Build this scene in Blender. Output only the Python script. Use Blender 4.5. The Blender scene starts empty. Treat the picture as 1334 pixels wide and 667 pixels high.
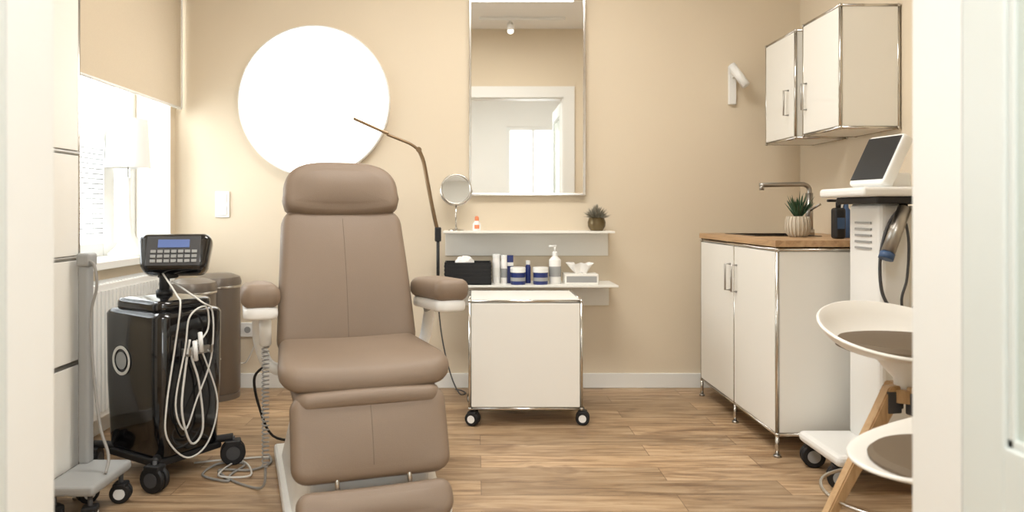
import bpy, bmesh, math, random
from mathutils import Vector, Matrix, Euler
random.seed(7)
scene = bpy.context.scene
COL = scene.collection

# ------------------------------------------------------------------ materials
def lin(c):
    out=[]
    for v in c:
        v=v/255.0
        out.append(v/12.92 if v<=0.04045 else ((v+0.055)/1.055)**2.4)
    return (out[0],out[1],out[2],1.0)

def mat(name, rgb, rough=0.5, metal=0.0, emit=None, estr=0.0, var=0.04, nscale=12.0, bump=0.0, bscale=200.0,
        trans=0.0, coat=0.0, spec=None):
    m=bpy.data.materials.new(name); m.use_nodes=True
    nt=m.node_tree; b=nt.nodes['Principled BSDF']
    c=lin(rgb)
    tc=nt.nodes.new('ShaderNodeTexCoord')
    n=nt.nodes.new('ShaderNodeTexNoise'); n.inputs['Scale'].default_value=nscale; n.inputs['Detail'].default_value=3
    nt.links.new(tc.outputs['Object'],n.inputs['Vector'])
    mx=nt.nodes.new('ShaderNodeMix'); mx.data_type='RGBA'
    mx.inputs[6].default_value=tuple(min(1,x*(1-var)) for x in c[:3])+(1,)
    mx.inputs[7].default_value=tuple(min(1,x*(1+var)) for x in c[:3])+(1,)
    nt.links.new(n.outputs['Fac'],mx.inputs[0]); nt.links.new(mx.outputs[2],b.inputs['Base Color'])
    b.inputs['Roughness'].default_value=rough; b.inputs['Metallic'].default_value=metal
    if trans: b.inputs['Transmission Weight'].default_value=trans
    if coat: b.inputs['Coat Weight'].default_value=coat
    if spec is not None: b.inputs['Specular IOR Level'].default_value=spec
    if emit: 
        b.inputs['Emission Color'].default_value=lin(emit); b.inputs['Emission Strength'].default_value=estr
    if bump:
        n2=nt.nodes.new('ShaderNodeTexNoise'); n2.inputs['Scale'].default_value=bscale
        nt.links.new(tc.outputs['Object'],n2.inputs['Vector'])
        bp=nt.nodes.new('ShaderNodeBump'); bp.inputs['Strength'].default_value=bump; bp.inputs['Distance'].default_value=0.002
        nt.links.new(n2.outputs['Fac'],bp.inputs['Height']); nt.links.new(bp.outputs['Normal'],b.inputs['Normal'])
    return m

def wood_mat(name, light, mid, dark, planks=False, rough=0.45, stretch=(1.2,16,16)):
    m=bpy.data.materials.new(name); m.use_nodes=True
    nt=m.node_tree; b=nt.nodes['Principled BSDF']; L=nt.links.new
    tc=nt.nodes.new('ShaderNodeTexCoord')
    mp=nt.nodes.new('ShaderNodeMapping'); mp.inputs['Scale'].default_value=stretch
    L(tc.outputs['Object'],mp.inputs['Vector'])
    n=nt.nodes.new('ShaderNodeTexNoise'); n.inputs['Scale'].default_value=2.2; n.inputs['Detail'].default_value=8; n.inputs['Roughness'].default_value=0.62
    n.inputs['Distortion'].default_value=0.6
    if planks:
        br=nt.nodes.new('ShaderNodeTexBrick')
        br.inputs['Scale'].default_value=1.0; br.inputs['Brick Width'].default_value=1.15; br.inputs['Row Height'].default_value=0.145
        br.inputs['Mortar Size'].default_value=0.0016; br.inputs['Mortar Smooth'].default_value=0.3
        br.inputs['Color1'].default_value=(0,0,0,1); br.inputs['Color2'].default_value=(1,1,1,1); br.inputs['Mortar'].default_value=(0.5,0.5,0.5,1)
        br.offset=0.37; br.offset_frequency=2
        L(tc.outputs['Object'],br.inputs['Vector'])
        sc=nt.nodes.new('ShaderNodeVectorMath'); sc.operation='SCALE'; sc.inputs['Scale'].default_value=37.0
        L(br.outputs['Color'],sc.inputs[0])
        ad=nt.nodes.new('ShaderNodeVectorMath'); ad.operation='ADD'
        L(mp.outputs['Vector'],ad.inputs[0]); L(sc.outputs['Vector'],ad.inputs[1])
        L(ad.outputs['Vector'],n.inputs['Vector'])
    else:
        L(mp.outputs['Vector'],n.inputs['Vector'])
    r=nt.nodes.new('ShaderNodeValToRGB')
    r.color_ramp.elements[0].position=0.30; r.color_ramp.elements[0].color=lin(dark)
    r.color_ramp.elements[1].position=0.70; r.color_ramp.elements[1].color=lin(light)
    e=r.color_ramp.elements.new(0.48); e.color=lin(mid)
    L(n.outputs['Fac'],r.inputs['Fac'])
    out=r.outputs['Color']
    if planks:
        hs=nt.nodes.new('ShaderNodeHueSaturation')
        mr=nt.nodes.new('ShaderNodeMapRange'); mr.inputs['To Min'].default_value=0.72; mr.inputs['To Max'].default_value=1.12
        L(br.outputs['Color'],mr.inputs['Value']); L(mr.outputs['Result'],hs.inputs['Value']); L(out,hs.inputs['Color'])
        vo=nt.nodes.new('ShaderNodeTexNoise'); vo.inputs['Scale'].default_value=3.4; vo.inputs['Detail'].default_value=4; vo.inputs['Distortion'].default_value=0.8
        mp2=nt.nodes.new('ShaderNodeMapping'); mp2.inputs['Scale'].default_value=(0.9,3.4,1)
        L(tc.outputs['Object'],mp2.inputs['Vector']); L(mp2.outputs['Vector'],vo.inputs['Vector'])
        kr=nt.nodes.new('ShaderNodeValToRGB'); kr.color_ramp.elements[0].position=0.54; kr.color_ramp.elements[0].color=(0,0,0,1)
        kr.color_ramp.elements[1].position=0.68; kr.color_ramp.elements[1].color=(1,1,1,1)
        L(vo.outputs['Fac'],kr.inputs['Fac'])
        km=nt.nodes.new('ShaderNodeMath'); km.operation='MULTIPLY'; km.inputs[1].default_value=0.62; L(kr.outputs['Color'],km.inputs[0])
        m1=nt.nodes.new('ShaderNodeMix'); m1.data_type='RGBA'; m1.inputs[7].default_value=lin((112,84,60))
        L(km.outputs[0],m1.inputs[0]); L(hs.outputs['Color'],m1.inputs[6])
        m2=nt.nodes.new('ShaderNodeMix'); m2.data_type='RGBA'; m2.inputs[7].default_value=lin((92,68,48))
        fm=nt.nodes.new('ShaderNodeMath'); fm.operation='MULTIPLY'; fm.inputs[1].default_value=0.8; L(br.outputs['Fac'],fm.inputs[0])
        L(fm.outputs[0],m2.inputs[0]); L(m1.outputs[2],m2.inputs[6])
        out=m2.outputs[2]
    L(out,b.inputs['Base Color'])
    b.inputs['Roughness'].default_value=rough
    bp=nt.nodes.new('ShaderNodeBump'); bp.inputs['Strength'].default_value=0.15; bp.inputs['Distance'].default_value=0.002
    L(n.outputs['Fac'],bp.inputs['Height']); L(bp.outputs['Normal'],b.inputs['Normal'])
    return m

M_wall=mat('wall_beige',(224,210,187),0.9,var=0.03,nscale=1.5,bump=0.25,bscale=220)
M_wallw=mat('wall_white',(236,235,230),0.9,var=0.02,nscale=2,bump=0.1)
M_ceil=mat('ceiling_white',(243,242,240),0.95,var=0.01)
M_trim=mat('trim_white',(234,234,230),0.45,var=0.01)
M_door=mat('door_paint',(214,219,215),0.4,var=0.01)
M_doorglass=mat('door_frosted_panel',(198,207,200),0.25,var=0.03,nscale=3)
M_floor=wood_mat('floor_oak_planks',(204,177,144),(175,145,111),(126,98,72),planks=True,rough=0.42,stretch=(1.3,13,1))
M_counter=wood_mat('counter_oak',(200,165,126),(185,149,110),(154,120,85),rough=0.4,stretch=(14,1.3,14))
M_legwood=wood_mat('leg_beech',(202,170,130),(188,154,112),(160,125,86),rough=0.45,stretch=(14,14,2))
M_leather=mat('leather_taupe',(133,115,98),0.5,var=0.05,nscale=6,bump=0.35,bscale=420,spec=0.4)
M_seam=mat('leather_seam',(100,85,72),0.7)
M_leather2=mat('seat_pad_brown',(106,92,75),0.65,var=0.06,bump=0.2,spec=0.3)
M_white=mat('plastic_white',(240,240,237),0.35,var=0.01)
M_metalw=mat('powder_white',(240,238,231),0.4,var=0.012,nscale=3)
M_shell=mat('shell_white',(240,238,232),0.3,var=0.01)
M_chrome=mat('chrome',(205,202,196),0.22,1.0,var=0.02)
M_steel=mat('brushed_steel',(176,173,168),0.34,1.0,var=0.04)
M_black=mat('gloss_black',(14,14,16),0.12,var=0.1,coat=0.6)
M_mblack=mat('matte_black',(24,24,26),0.55,var=0.1)
M_dgrey=mat('dark_grey',(70,70,72),0.5)
M_lgrey=mat('light_grey',(160,161,160),0.45)
M_gold=mat('bronze_lamp',(140,118,92),0.35,0.9)
M_bin=mat('bin_taupe',(120,111,102),0.3,0.5,var=0.03)
M_mirror=mat('mirror_silver',(244,244,242),0.01,1.0,var=0.0)
M_cable=mat('cable_white',(222,220,214),0.45)
M_cableg=mat('cable_grey',(150,148,144),0.5)
M_blue=mat('label_navy',(34,48,110),0.35)
M_bluel=mat('label_blue',(60,86,122),0.4)
M_screen=mat('screen_dark',(44,46,49),0.3,var=0.1,nscale=8,spec=0.3)
M_lcd=mat('lcd_blue',(90,110,160),0.3,emit=(110,130,190),estr=0.2)
M_paper=mat('tissue_paper',(246,244,240),0.9)
M_leaf=mat('succulent_green',(46,76,48),0.5,var=0.3,nscale=30)
M_leaf2=mat('dusty_green',(140,134,118),0.8,var=0.3,nscale=40)
M_pot=mat('pot_stone',(196,186,168),0.5,var=0.1,nscale=40)
M_potd=mat('pot_bronze',(112,98,70),0.3,0.6,var=0.2,nscale=30)
M_orange=mat('orange_plastic',(232,140,96),0.4)
M_sink=mat('sink_steel',(90,84,78),0.3,0.9)
M_lampdisc=mat('round_lamp_glow',(255,253,250),0.6,emit=(255,253,250),estr=2.8,var=0)
M_panel=mat('ceiling_lamp_diffuser',(255,255,250),0.6,emit=(255,250,242),estr=3.0,var=0)
M_shade=mat('lamp_shade_white',(236,235,232),0.8)
M_glass=bpy.data.materials.new('window_glass'); M_glass.use_nodes=True
_b=M_glass.node_tree.nodes['Principled BSDF']; _b.inputs['Alpha'].default_value=0.10; _b.inputs['Roughness'].default_value=0.05
M_blind=bpy.data.materials.new('roller_blind_fabric'); M_blind.use_nodes=True
nt=M_blind.node_tree; nt.nodes.remove(nt.nodes['Principled BSDF'])
_d=nt.nodes.new('ShaderNodeBsdfDiffuse'); _t=nt.nodes.new('ShaderNodeBsdfTranslucent'); _m=nt.nodes.new('ShaderNodeMixShader')
_n=nt.nodes.new('ShaderNodeTexNoise'); _n.inputs['Scale'].default_value=300
_r=nt.nodes.new('ShaderNodeValToRGB'); _r.color_ramp.elements[0].color=lin((208,194,172)); _r.color_ramp.elements[1].color=lin((222,210,190))
_tc=nt.nodes.new('ShaderNodeTexCoord'); nt.links.new(_tc.outputs['Object'],_n.inputs['Vector'])
nt.links.new(_n.outputs['Fac'],_r.inputs['Fac']); nt.links.new(_r.outputs['Color'],_d.inputs['Color']); nt.links.new(_r.outputs['Color'],_t.inputs['Color'])
_m.inputs[0].default_value=0.20
nt.links.new(_d.outputs[0],_m.inputs[1]); nt.links.new(_t.outputs[0],_m.inputs[2]); nt.links.new(_m.outputs[0],nt.nodes['Material Output'].inputs[0])

# ------------------------------------------------------------------ geometry helpers
def group(name, loc=(0,0,0), rotz=0.0):
    e=bpy.data.objects.new(name,None); COL.objects.link(e); e.empty_display_size=0.1
    e.location=loc; e.rotation_euler=(0,0,rotz); return e

def mkobj(name, bm, m, parent=None, smooth=False, loc=None, rot=None):
    bmesh.ops.recalc_face_normals(bm, faces=bm.faces[:])
    me=bpy.data.meshes.new(name); bm.to_mesh(me); bm.free()
    if smooth:
        for p in me.polygons: p.use_smooth=True
    mats = m if isinstance(m,(list,tuple)) else [m]
    for mm in mats: me.materials.append(mm)
    o=bpy.data.objects.new(name,me); COL.objects.link(o)
    if parent: o.parent=parent
    if loc: o.location=loc
    if rot: o.rotation_euler=rot
    return o

def box(name, c, s, m, parent=None, bev=0.0, seg=2, rot=None):
    bm=bmesh.new(); bmesh.ops.create_cube(bm,size=1.0)
    for v in bm.verts: v.co=Vector((v.co.x*s[0],v.co.y*s[1],v.co.z*s[2]))
    if bev>0: bmesh.ops.bevel(bm,geom=bm.edges[:],offset=bev,segments=seg,affect='EDGES',profile=0.5)
    return mkobj(name,bm,m,parent,False,loc=c,rot=rot)

def bx(name, x0,x1,y0,y1,z0,z1,m,parent=None,bev=0.0,seg=2):
    return box(name,((x0+x1)/2,(y0+y1)/2,(z0+z1)/2),(x1-x0,y1-y0,z1-z0),m,parent,bev,seg)

def multibox(name, L, m, parent=None):
    bm=bmesh.new()
    for (x0,x1,y0,y1,z0,z1) in L:
        r=bmesh.ops.create_cube(bm,size=1.0)
        for v in r['verts']:
            v.co=Vector(((x0+x1)/2+v.co.x*(x1-x0),(y0+y1)/2+v.co.y*(y1-y0),(z0+z1)/2+v.co.z*(z1-z0)))
    return mkobj(name,bm,m,parent)

def tube(name, pts, r, m, parent=None, n=8, smooth_path=True, sub=6, radii=None, closed=False):
    P=[Vector(p) for p in pts]
    if smooth_path and len(P)>2:
        Q=[];R=[]
        N=len(P)
        rng = range(N) if closed else range(N-1)
        for i in rng:
            p0=P[(i-1)%N] if (closed or i>0) else P[0]
            p1=P[i]; p2=P[(i+1)%N]
            p3=P[(i+2)%N] if (closed or i+2<N) else P[-1]
            for k in range(sub):
                t=k/sub
                q=0.5*((2*p1)+(-p0+p2)*t+(2*p0-5*p1+4*p2-p3)*t*t+(-p0+3*p1-3*p2+p3)*t**3)
                Q.append(q)
                if radii: R.append(radii[i]*(1-t)+radii[(i+1)%N]*t)
        if not closed:
            Q.append(P[-1]); 
            if radii: R.append(radii[-1])
        P=Q; radii=R if radii else None
    bm=bmesh.new(); rings=[]
    N=len(P); up=None
    for i in range(N):
        if closed: d=(P[(i+1)%N]-P[i-1])
        else: d=(P[min(i+1,N-1)]-P[max(i-1,0)])
        if d.length<1e-9: d=Vector((0,0,1))
        d.normalize()
        if up is None:
            up=Vector((0,0,1)) if abs(d.z)<0.9 else Vector((1,0,0))
        a=(up-d*up.dot(d)); 
        if a.length<1e-6: a=d.orthogonal()
        a.normalize(); b=d.cross(a); up=a
        rr=radii[i] if radii else r
        rings.append([bm.verts.new(P[i]+(a*math.cos(2*math.pi*k/n)+b*math.sin(2*math.pi*k/n))*rr) for k in range(n)])
    M=N if closed else N-1
    for i in range(M):
        A=rings[i];B=rings[(i+1)%N]
        for k in range(n): bm.faces.new((A[k],A[(k+1)%n],B[(k+1)%n],B[k]))
    if not closed:
        bm.faces.new(rings[0][::-1]); bm.faces.new(rings[-1])
    return mkobj(name,bm,m,parent,True)

def cyl(name,p1,p2,r,m,parent=None,r2=None,n=24,bev=0.0):
    p1=Vector(p1);p2=Vector(p2); d=p2-p1; L=d.length
    bm=bmesh.new()
    bmesh.ops.create_cone(bm,cap_ends=True,segments=n,radius1=r,radius2=r if r2 is None else r2,depth=L)
    if bev>0:
        es=[e for e in bm.edges if abs(e.verts[0].co.z-e.verts[1].co.z)<1e-6]
        bmesh.ops.bevel(bm,geom=es,offset=bev,segments=2,affect='EDGES')
    q=d.to_track_quat('Z','Y'); mid=(p1+p2)/2
    for v in bm.verts: v.co=q@v.co+mid
    o=mkobj(name,bm,m,parent)
    for p in o.data.polygons: p.use_smooth = len(p.vertices)<=4
    return o

def lathe(name,prof,m,parent=None,n=32,loc=(0,0,0),rot=None):
    bm=bmesh.new(); rings=[]
    for (r,z) in prof:
        if r<1e-6: rings.append([bm.verts.new((0,0,z))])
        else: rings.append([bm.verts.new((r*math.cos(2*math.pi*k/n),r*math.sin(2*math.pi*k/n),z)) for k in range(n)])
    for A,B in zip(rings[:-1],rings[1:]):
        for k in range(n):
            k2=(k+1)%n
            if len(A)==1 and len(B)>1: bm.faces.new((A[0],B[k],B[k2]))
            elif len(B)==1 and len(A)>1: bm.faces.new((A[k],A[k2],B[0]))
            elif len(A)>1: bm.faces.new((A[k],A[k2],B[k2],B[k]))
    o=mkobj(name,bm,m,parent,True,loc=loc,rot=rot)
    es=o.modifiers.new('edge','EDGE_SPLIT'); es.split_angle=math.radians(40)
    return o

def rrect(w,h,r,n=6,cx=0,cy=0,rs=None):
    rs=rs or [r,r,r,r]
    pts=[]
    cs=[(w/2,h/2,0),(-w/2,h/2,90),(-w/2,-h/2,180),(w/2,-h/2,270)]
    for (x,y,a0),rr in zip(cs,rs):
        ccx=x-math.copysign(rr,x); ccy=y-math.copysign(rr,y)
        for k in range(n+1):
            a=math.radians(a0+90*k/n)
            pts.append((cx+ccx+rr*math.cos(a),cy+ccy+rr*math.sin(a)))
    out=[]
    for i,p in enumerate(pts):
        q=pts[(i+1)%len(pts)]
        out.append(p)
        L=math.dist(p,q)
        k=int(L/0.04)
        for j in range(1,k+1):
            t=j/(k+1); out.append((p[0]+(q[0]-p[0])*t,p[1]+(q[1]-p[1])*t))
    return out

def slab(name,outline,t,er,mapf,m,parent=None,crown=0.0,crownb=0.0,es=4,cs=5):
    N=len(outline)
    xs=[p[0] for p in outline]; ys=[p[1] for p in outline]
    cx=(min(xs)+max(xs))/2; cy=(min(ys)+max(ys))/2
    hw=(max(xs)-min(xs))/2-er; hh=(max(ys)-min(ys))/2-er
    nor=[]
    for i in range(N):
        a=outline[i-1]; b=outline[(i+1)%N]
        dx=b[0]-a[0]; dy=b[1]-a[1]; l=math.hypot(dx,dy) or 1
        nor.append((dy/l,-dx/l))
    def cr(x,y):
        X=max(0,1-((x-cx)/hw)**2); Y=max(0,1-((y-cy)/hh)**2); return (X*Y)**0.8
    def inset(d): return [(p[0]-q[0]*d,p[1]-q[1]*d) for p,q in zip(outline,nor)]
    layers=[]
    base=inset(er)
    def lay(s,sg,c):
        L=[]
        for p in base:
            x=cx+(p[0]-cx)*s; y=cy+(p[1]-cy)*s
            L.append((x,y,sg*(t/2+c*cr(x,y))))
        return L
    for k in range(1,cs): layers.append(lay(k/cs,-1,crownb))
    for k in range(0,2*es+1):
        a=-math.pi/2+math.pi*k/(2*es)
        w=(t/2-er)*(1 if a>1e-6 else (-1 if a<-1e-6 else 0))+er*math.sin(a)
        layers.append([(p[0],p[1],w) for p in inset(er*(1-math.cos(a)))])
    for k in range(cs-1,0,-1): layers.append(lay(k/cs,1,crown))
    bm=bmesh.new()
    V=[[bm.verts.new(mapf(*q)) for q in L] for L in layers]
    for A,B in zip(V[:-1],V[1:]):
        for k in range(N): bm.faces.new((A[k],A[(k+1)%N],B[(k+1)%N],B[k]))
    c0=bm.verts.new(mapf(cx,cy,-t/2-crownb)); c1=bm.verts.new(mapf(cx,cy,t/2+crown))
    for k in range(N):
        bm.faces.new((c0,V[0][(k+1)%N],V[0][k])); bm.faces.new((c1,V[-1][k],V[-1][(k+1)%N]))
    o=mkobj(name,bm,m,parent,True)
    return o, cr

def blades(name,c,n,L,w,tilt,m,parent,seed=1):
    rnd=random.Random(seed); bm=bmesh.new()
    for i in range(n):
        az=rnd.uniform(0,2*math.pi); ti=rnd.uniform(tilt[0],tilt[1]); l=L*rnd.uniform(0.7,1.0)
        d=Vector((math.sin(ti)*math.cos(az),math.sin(ti)*math.sin(az),math.cos(ti)))
        s=Vector((-math.sin(az),math.cos(az),0)); up=d.cross(s)
        b=Vector(c)+Vector((d.x,d.y,0))*0.01
        pr=[]
        for t,ww in ((0,0.6),(0.35,1.0),(0.7,0.65),(1,0.02)):
            cc=b+d*l*t+Vector((0,0,-0.15*l*t*t*math.sin(ti)))
            pr.append([bm.verts.new(cc+s*w*ww),bm.verts.new(cc+up*w*0.45*ww),bm.verts.new(cc-s*w*ww),bm.verts.new(cc-up*w*0.45*ww)])
        for A,B in zip(pr[:-1],pr[1:]):
            for k in range(4): bm.faces.new((A[k],A[(k+1)%4],B[(k+1)%4],B[k]))
        bm.faces.new(pr[0])
    return mkobj(name,bm,m,parent,True)

def castor(parent,x,y,r,ztop,ang=0.0,hub=None,w=0.022,pre=''):
    hub=hub or M_lgrey
    dx=math.cos(ang);dy=math.sin(ang)
    for k,sg in enumerate((-1,1)):
        a=Vector((x+dx*sg*0.004,y+dy*sg*0.004,r)); b=Vector((x+dx*sg*(0.004+w),y+dy*sg*(0.004+w),r))
        cyl(f'{pre}wheel_{k}',a,b,r,M_mblack,parent,bev=0.004)
        cyl(f'{pre}wheel_hub_{k}',b,b+Vector((dx*sg,dy*sg,0))*0.003,r*0.55,hub,parent)
    cyl(f'{pre}axle_stem',(x,y,r),(x,y,ztop),0.008,M_dgrey,parent)
    box(f'{pre}fork',(x,y,r*1.75),(0.05, r*1.3, r*0.6),M_mblack,parent,bev=0.006,rot=(0,0,ang))

# ------------------------------------------------------------------ dimensions
XL,XR,YB,YF,CH=-1.79,1.93,4.34,1.42,2.85
bx('floor',-2.06,2.1,-2.3,4.5,-0.08,0.0,M_floor)
bx('ceiling',-2.06,2.1,-2.3,4.5,CH,CH+0.08,M_ceil)
bx('wall_back',-2.06,2.1,YB,YB+0.16,0,CH,M_wall)
bx('wall_right',XR,2.1,YF,YB,0,CH,M_wall)
WY0,WY1,WZ0,WZ1=2.72,4.27,0.80,2.35
multibox('wall_left',[(-2.06,XL,YF-0.14,YB,0,WZ0),(-2.06,XL,YF-0.14,YB,WZ1,CH),(-2.06,XL,YF-0.14,WY0,WZ0,WZ1),(-2.06,XL,WY1,YB,WZ0,WZ1)],M_wall)
OI0,OI1=-0.823,0.852
OX0,OX1,OZ=OI0-0.06,OI1+0.06,2.16
multibox('wall_front',[(XL,OX0,YF-0.14,YF,0,CH),(OX1,2.1,YF-0.14,YF,0,CH),(OX0,OX1,YF-0.14,YF,OZ+0.06,CH)],M_wall)
multibox('wall_hall_left',[(-2.06,-1.6,-2.3,YF-0.14,0,CH)],M_wallw)
multibox('wall_hall_right',[(1.6,2.1,-2.3,YF-0.14,0,CH)],M_wallw)
multibox('wall_hall_rear',[(-1.6,0.45,-2.3,-2.15,0,CH),(1.25,1.6,-2.3,-2.15,0,CH),(0.45,1.25,-2.3,-2.15,0,0.9),(0.45,1.25,-2.3,-2.15,2.3,CH)],M_wallw)
w2=group('window_2')
multibox('frame',[(0.45,0.51,-2.25,-2.18,0.9,2.3),(1.19,1.25,-2.25,-2.18,0.9,2.3),(0.51,1.19,-2.25,-2.18,0.9,0.96),(0.51,1.19,-2.25,-2.18,2.24,2.3),(0.83,0.87,-2.25,-2.18,0.96,2.24)],M_trim,w2)
bx('glass',0.51,1.19,-2.22,-2.215,0.96,2.24,M_glass,w2)
bx('baseboard_back',XL,XR,YB-0.015,YB,0,0.087,M_trim,bev=0.003)
bx('baseboard_right',XR-0.015,XR,YF,YB-0.015,0,0.087,M_trim,bev=0.003)
bx('baseboard_left',XL,XL+0.015,YF,YB-0.015,0,0.087,M_trim,bev=0.003)
multibox('trim_doorway',[(OX0,OI0,YF-0.14,YF,0,OZ),(OI1,OX1,YF-0.14,YF,0,OZ),(OX0,OX1,YF-0.14,YF,OZ,OZ+0.06),
   (OI0-0.12,OI0-0.01,YF,YF+0.02,0,OZ+0.12),(OI1+0.01,OI1+0.12,YF,YF+0.02,0,OZ+0.12),(OI0-0.01,OI1+0.01,YF,YF+0.02,OZ+0.01,OZ+0.12)],M_trim)
def door_leaf(nm,xf,sgn):
    g=group(nm); y0,y1=0.52,1.275; t=0.042
    a,b=sorted((xf,xf+sgn*t))
    ai,bi=sorted((xf+sgn*0.012,xf+sgn*(t-0.012)))
    bx('stile_hinge',a,b,y1-0.10,y1,0.01,2.14,M_door,g,bev=0.003)
    bx('stile_lock',a,b,y0,y0+0.10,0.01,2.14,M_door,g,bev=0.003)
    for k,(z0,z1) in enumerate(((0.01,0.22),(0.56,0.67),(2.02,2.14))):
        bx(f'rail_{k}',a,b,y0+0.10,y1-0.10,z0,z1,M_door,g,bev=0.003)
    bx('glazing',ai,bi,y0+0.10,y1-0.10,0.67,2.02,M_doorglass,g)
    bx('panel',ai,bi,y0+0.10,y1-0.10,0.22,0.56,M_door,g)
    e=xf+sgn*0.006
    for k,(ya,yb,za,zb) in enumerate(((y0+0.10,y0+0.115,0.67,2.02),(y1-0.115,y1-0.10,0.67,2.02),(y0+0.1,y1-0.1,0.67,0.685),(y0+0.1,y1-0.1,2.005,2.02))):
        c,d=sorted((e,e+sgn*0.01)); bx(f'bead_{k}',c,d,ya,yb,za,zb,M_door,g,bev=0.002)
    cyl('handle_stem',(xf,y0+0.05,1.03),(xf-sgn*0.045,y0+0.05,1.03),0.008,M_steel,g)
    cyl('handle_lever',(xf-sgn*0.045,y0+0.05,1.03),(xf-sgn*0.045,y0+0.16,1.03),0.008,M_steel,g)
door_leaf('door_1',OI0+0.002,-1); door_leaf('door_2',OI1-0.002,1)

# ------------------------------------------------------------------ window 1
g=group('window_1')
xw0,xw1=-2.05,-1.992
ym=3.95
multibox('frame',[(xw0,xw1,WY0,WY0+0.07,WZ0,WZ1),(xw0,xw1,WY1-0.07,WY1,WZ0,WZ1),(xw0,xw1,WY0,WY1,WZ0,WZ0+0.08),(xw0,xw1,WY0,WY1,WZ1-0.07,WZ1),
                  (xw0,xw1+0.006,ym-0.055,ym+0.055,WZ0,WZ1),(xw0,xw1+0.003,WY0,WY1,1.42,1.48)],M_trim,g)
bx('glass',-2.022,-2.016,WY0+0.07,WY1-0.07,WZ0+0.07,WZ1-0.07,M_glass,g)
multibox('slat_blind',[(-2.012,-1.988,WY0+0.08,ym-0.06,0.93+0.026*k,0.936+0.026*k) for k in range(18)],M_lgrey,g)
multibox('trim_reveal',[(-1.985,XL+0.002,WY1-0.006,WY1,WZ0,WZ1),(-1.985,XL+0.002,WY0,WY0+0.006,WZ0,WZ1),(-1.985,XL+0.002,WY0,WY1,WZ1-0.006,WZ1)],M_trim)
bx('trim_windowsill',-1.985,XL+0.05,WY0+0.006,WY1-0.006,WZ0-0.025,WZ0+0.012,M_trim,bev=0.004)
g=group('roller_blind')
bx('fabric',-1.742,-1.740,2.70,4.30,1.66,2.50,M_blind,g)
cyl('roller',(-1.75,2.70,2.50),(-1.75,4.30,2.50),0.03,M_white,g)
cyl('bottom_bar',(-1.741,2.70,1.655),(-1.741,4.30,1.655),0.008,M_white,g)
tube('side_chain',[(-1.735,4.30,2.50),(-1.735,4.305,1.9),(-1.735,4.30,1.655)],0.004,M_white,g)
multibox('brackets',[(-1.79,-1.73,2.695,2.70,2.46,2.54),(-1.79,-1.73,4.305,4.315,2.46,2.54)],M_white,g)
g=group('table_lamp',(-1.870,3.92,WZ0+0.012))
lathe('base',[(0,0),(0.10,0),(0.10,0.012),(0.06,0.05),(0.026,0.13),(0.013,0.2),(0.012,0.42),(0,0.42)],M_white,g)
lathe('shade',[(0.112,0.47),(0.098,0.73),(0.094,0.73),(0.108,0.47),(0.112,0.47)],M_shade,g)
cyl('spider',(0,0,0.42),(0,0,0.60),0.004,M_steel,g)
cyl('spider_bar',(-0.10,0,0.6),(0.10,0,0.6),0.003,M_steel,g)
g=group('radiator')
bx('panel_rear',-1.775,-1.755,2.85,4.08,0.12,0.72,M_white,g,bev=0.004)
bx('panel_front',-1.70,-1.682,2.85,4.08,0.12,0.72,M_white,g,bev=0.004)
multibox('ribs',[(-1.683,-1.674,2.88+0.035*k,2.898+0.035*k,0.15,0.69) for k in range(34)],M_white,g)
multibox('top_grille',[(-1.775,-1.682,2.85,2.858,0.12,0.725),(-1.775,-1.682,4.072,4.08,0.12,0.725)]+[(-1.775,-1.682,2.87+0.03*k,2.876+0.03*k,0.715,0.725) for k in range(40)],M_white,g)
multibox('wall_brackets',[(-1.79,-1.77,3.0,3.03,0.2,0.65),(-1.79,-1.77,3.9,3.93,0.2,0.65)],M_white,g)
cyl('valve',(-1.73,4.08,0.2),(-1.73,4.14,0.2),0.018,M_white,g); cyl('pipe',(-1.73,4.12,0.2),(-1.73,4.12,0.0),0.009,M_white,g)

# ------------------------------------------------------------------ round wall lamp
g=group('round_wall_lamp',(-0.955,YB,1.698))
lathe('housing',[(0,0),(0.443,0),(0.448,0.01),(0.448,0.045),(0.440,0.05),(0.438,0.046)],M_white,g,n=96,rot=(math.radians(90),0,0))
lathe('diffuser',[(0,0.047),(0.43,0.047),(0.438,0.046)],M_lampdisc,g,n=96,rot=(math.radians(90),0,0))
g=group('wall_mirror')
mx0,mx1,mz0,mz1=-0.04,0.648,1.142,2.31
bx('glass',mx0+0.012,mx1-0.012,YB-0.028,YB-0.022,mz0+0.012,mz1-0.012,M_mirror,g)
bx('backing',mx0+0.01,mx1-0.01,YB-0.022,YB,mz0+0.01,mz1-0.01,M_mblack,g)
for k,(a,b,c,d) in enumerate(((mx0,mx0+0.013,mz0,mz1),(mx1-0.013,mx1,mz0,mz1),(mx0+0.013,mx1-0.013,mz0,mz0+0.013),(mx0+0.013,mx1-0.013,mz1-0.013,mz1))):
    bx(f'frame_{k}',a,b,YB-0.038,YB,c,d,M_chrome,g,bev=0.002)
g=group('light_switch',(-1.507,YB,1.09))
box('plate',(0,-0.005,0),(0.085,0.01,0.155),M_white,g,bev=0.003); box('rocker_a',(0,-0.012,0.036),(0.055,0.006,0.055),M_white,g,bev=0.002); box('rocker_b',(0,-0.012,-0.036),(0.055,0.006,0.055),M_white,g,bev=0.002)
g=group('wall_outlet',(-1.32,YB,0.345))
box('plate',(0,-0.005,0),(0.155,0.01,0.085),M_white,g,bev=0.003)
for k,x in enumerate((-0.036,0.036)):
    cyl(f'socket_{k}',(x,-0.008,0),(x,-0.013,0),0.026,M_white,g); cyl(f'recess_{k}',(x,-0.0131,0),(x,-0.0135,0),0.019,M_lgrey,g)
box('plug',(0.036,-0.035,0),(0.035,0.045,0.03),M_white,g,bev=0.006)
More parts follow.
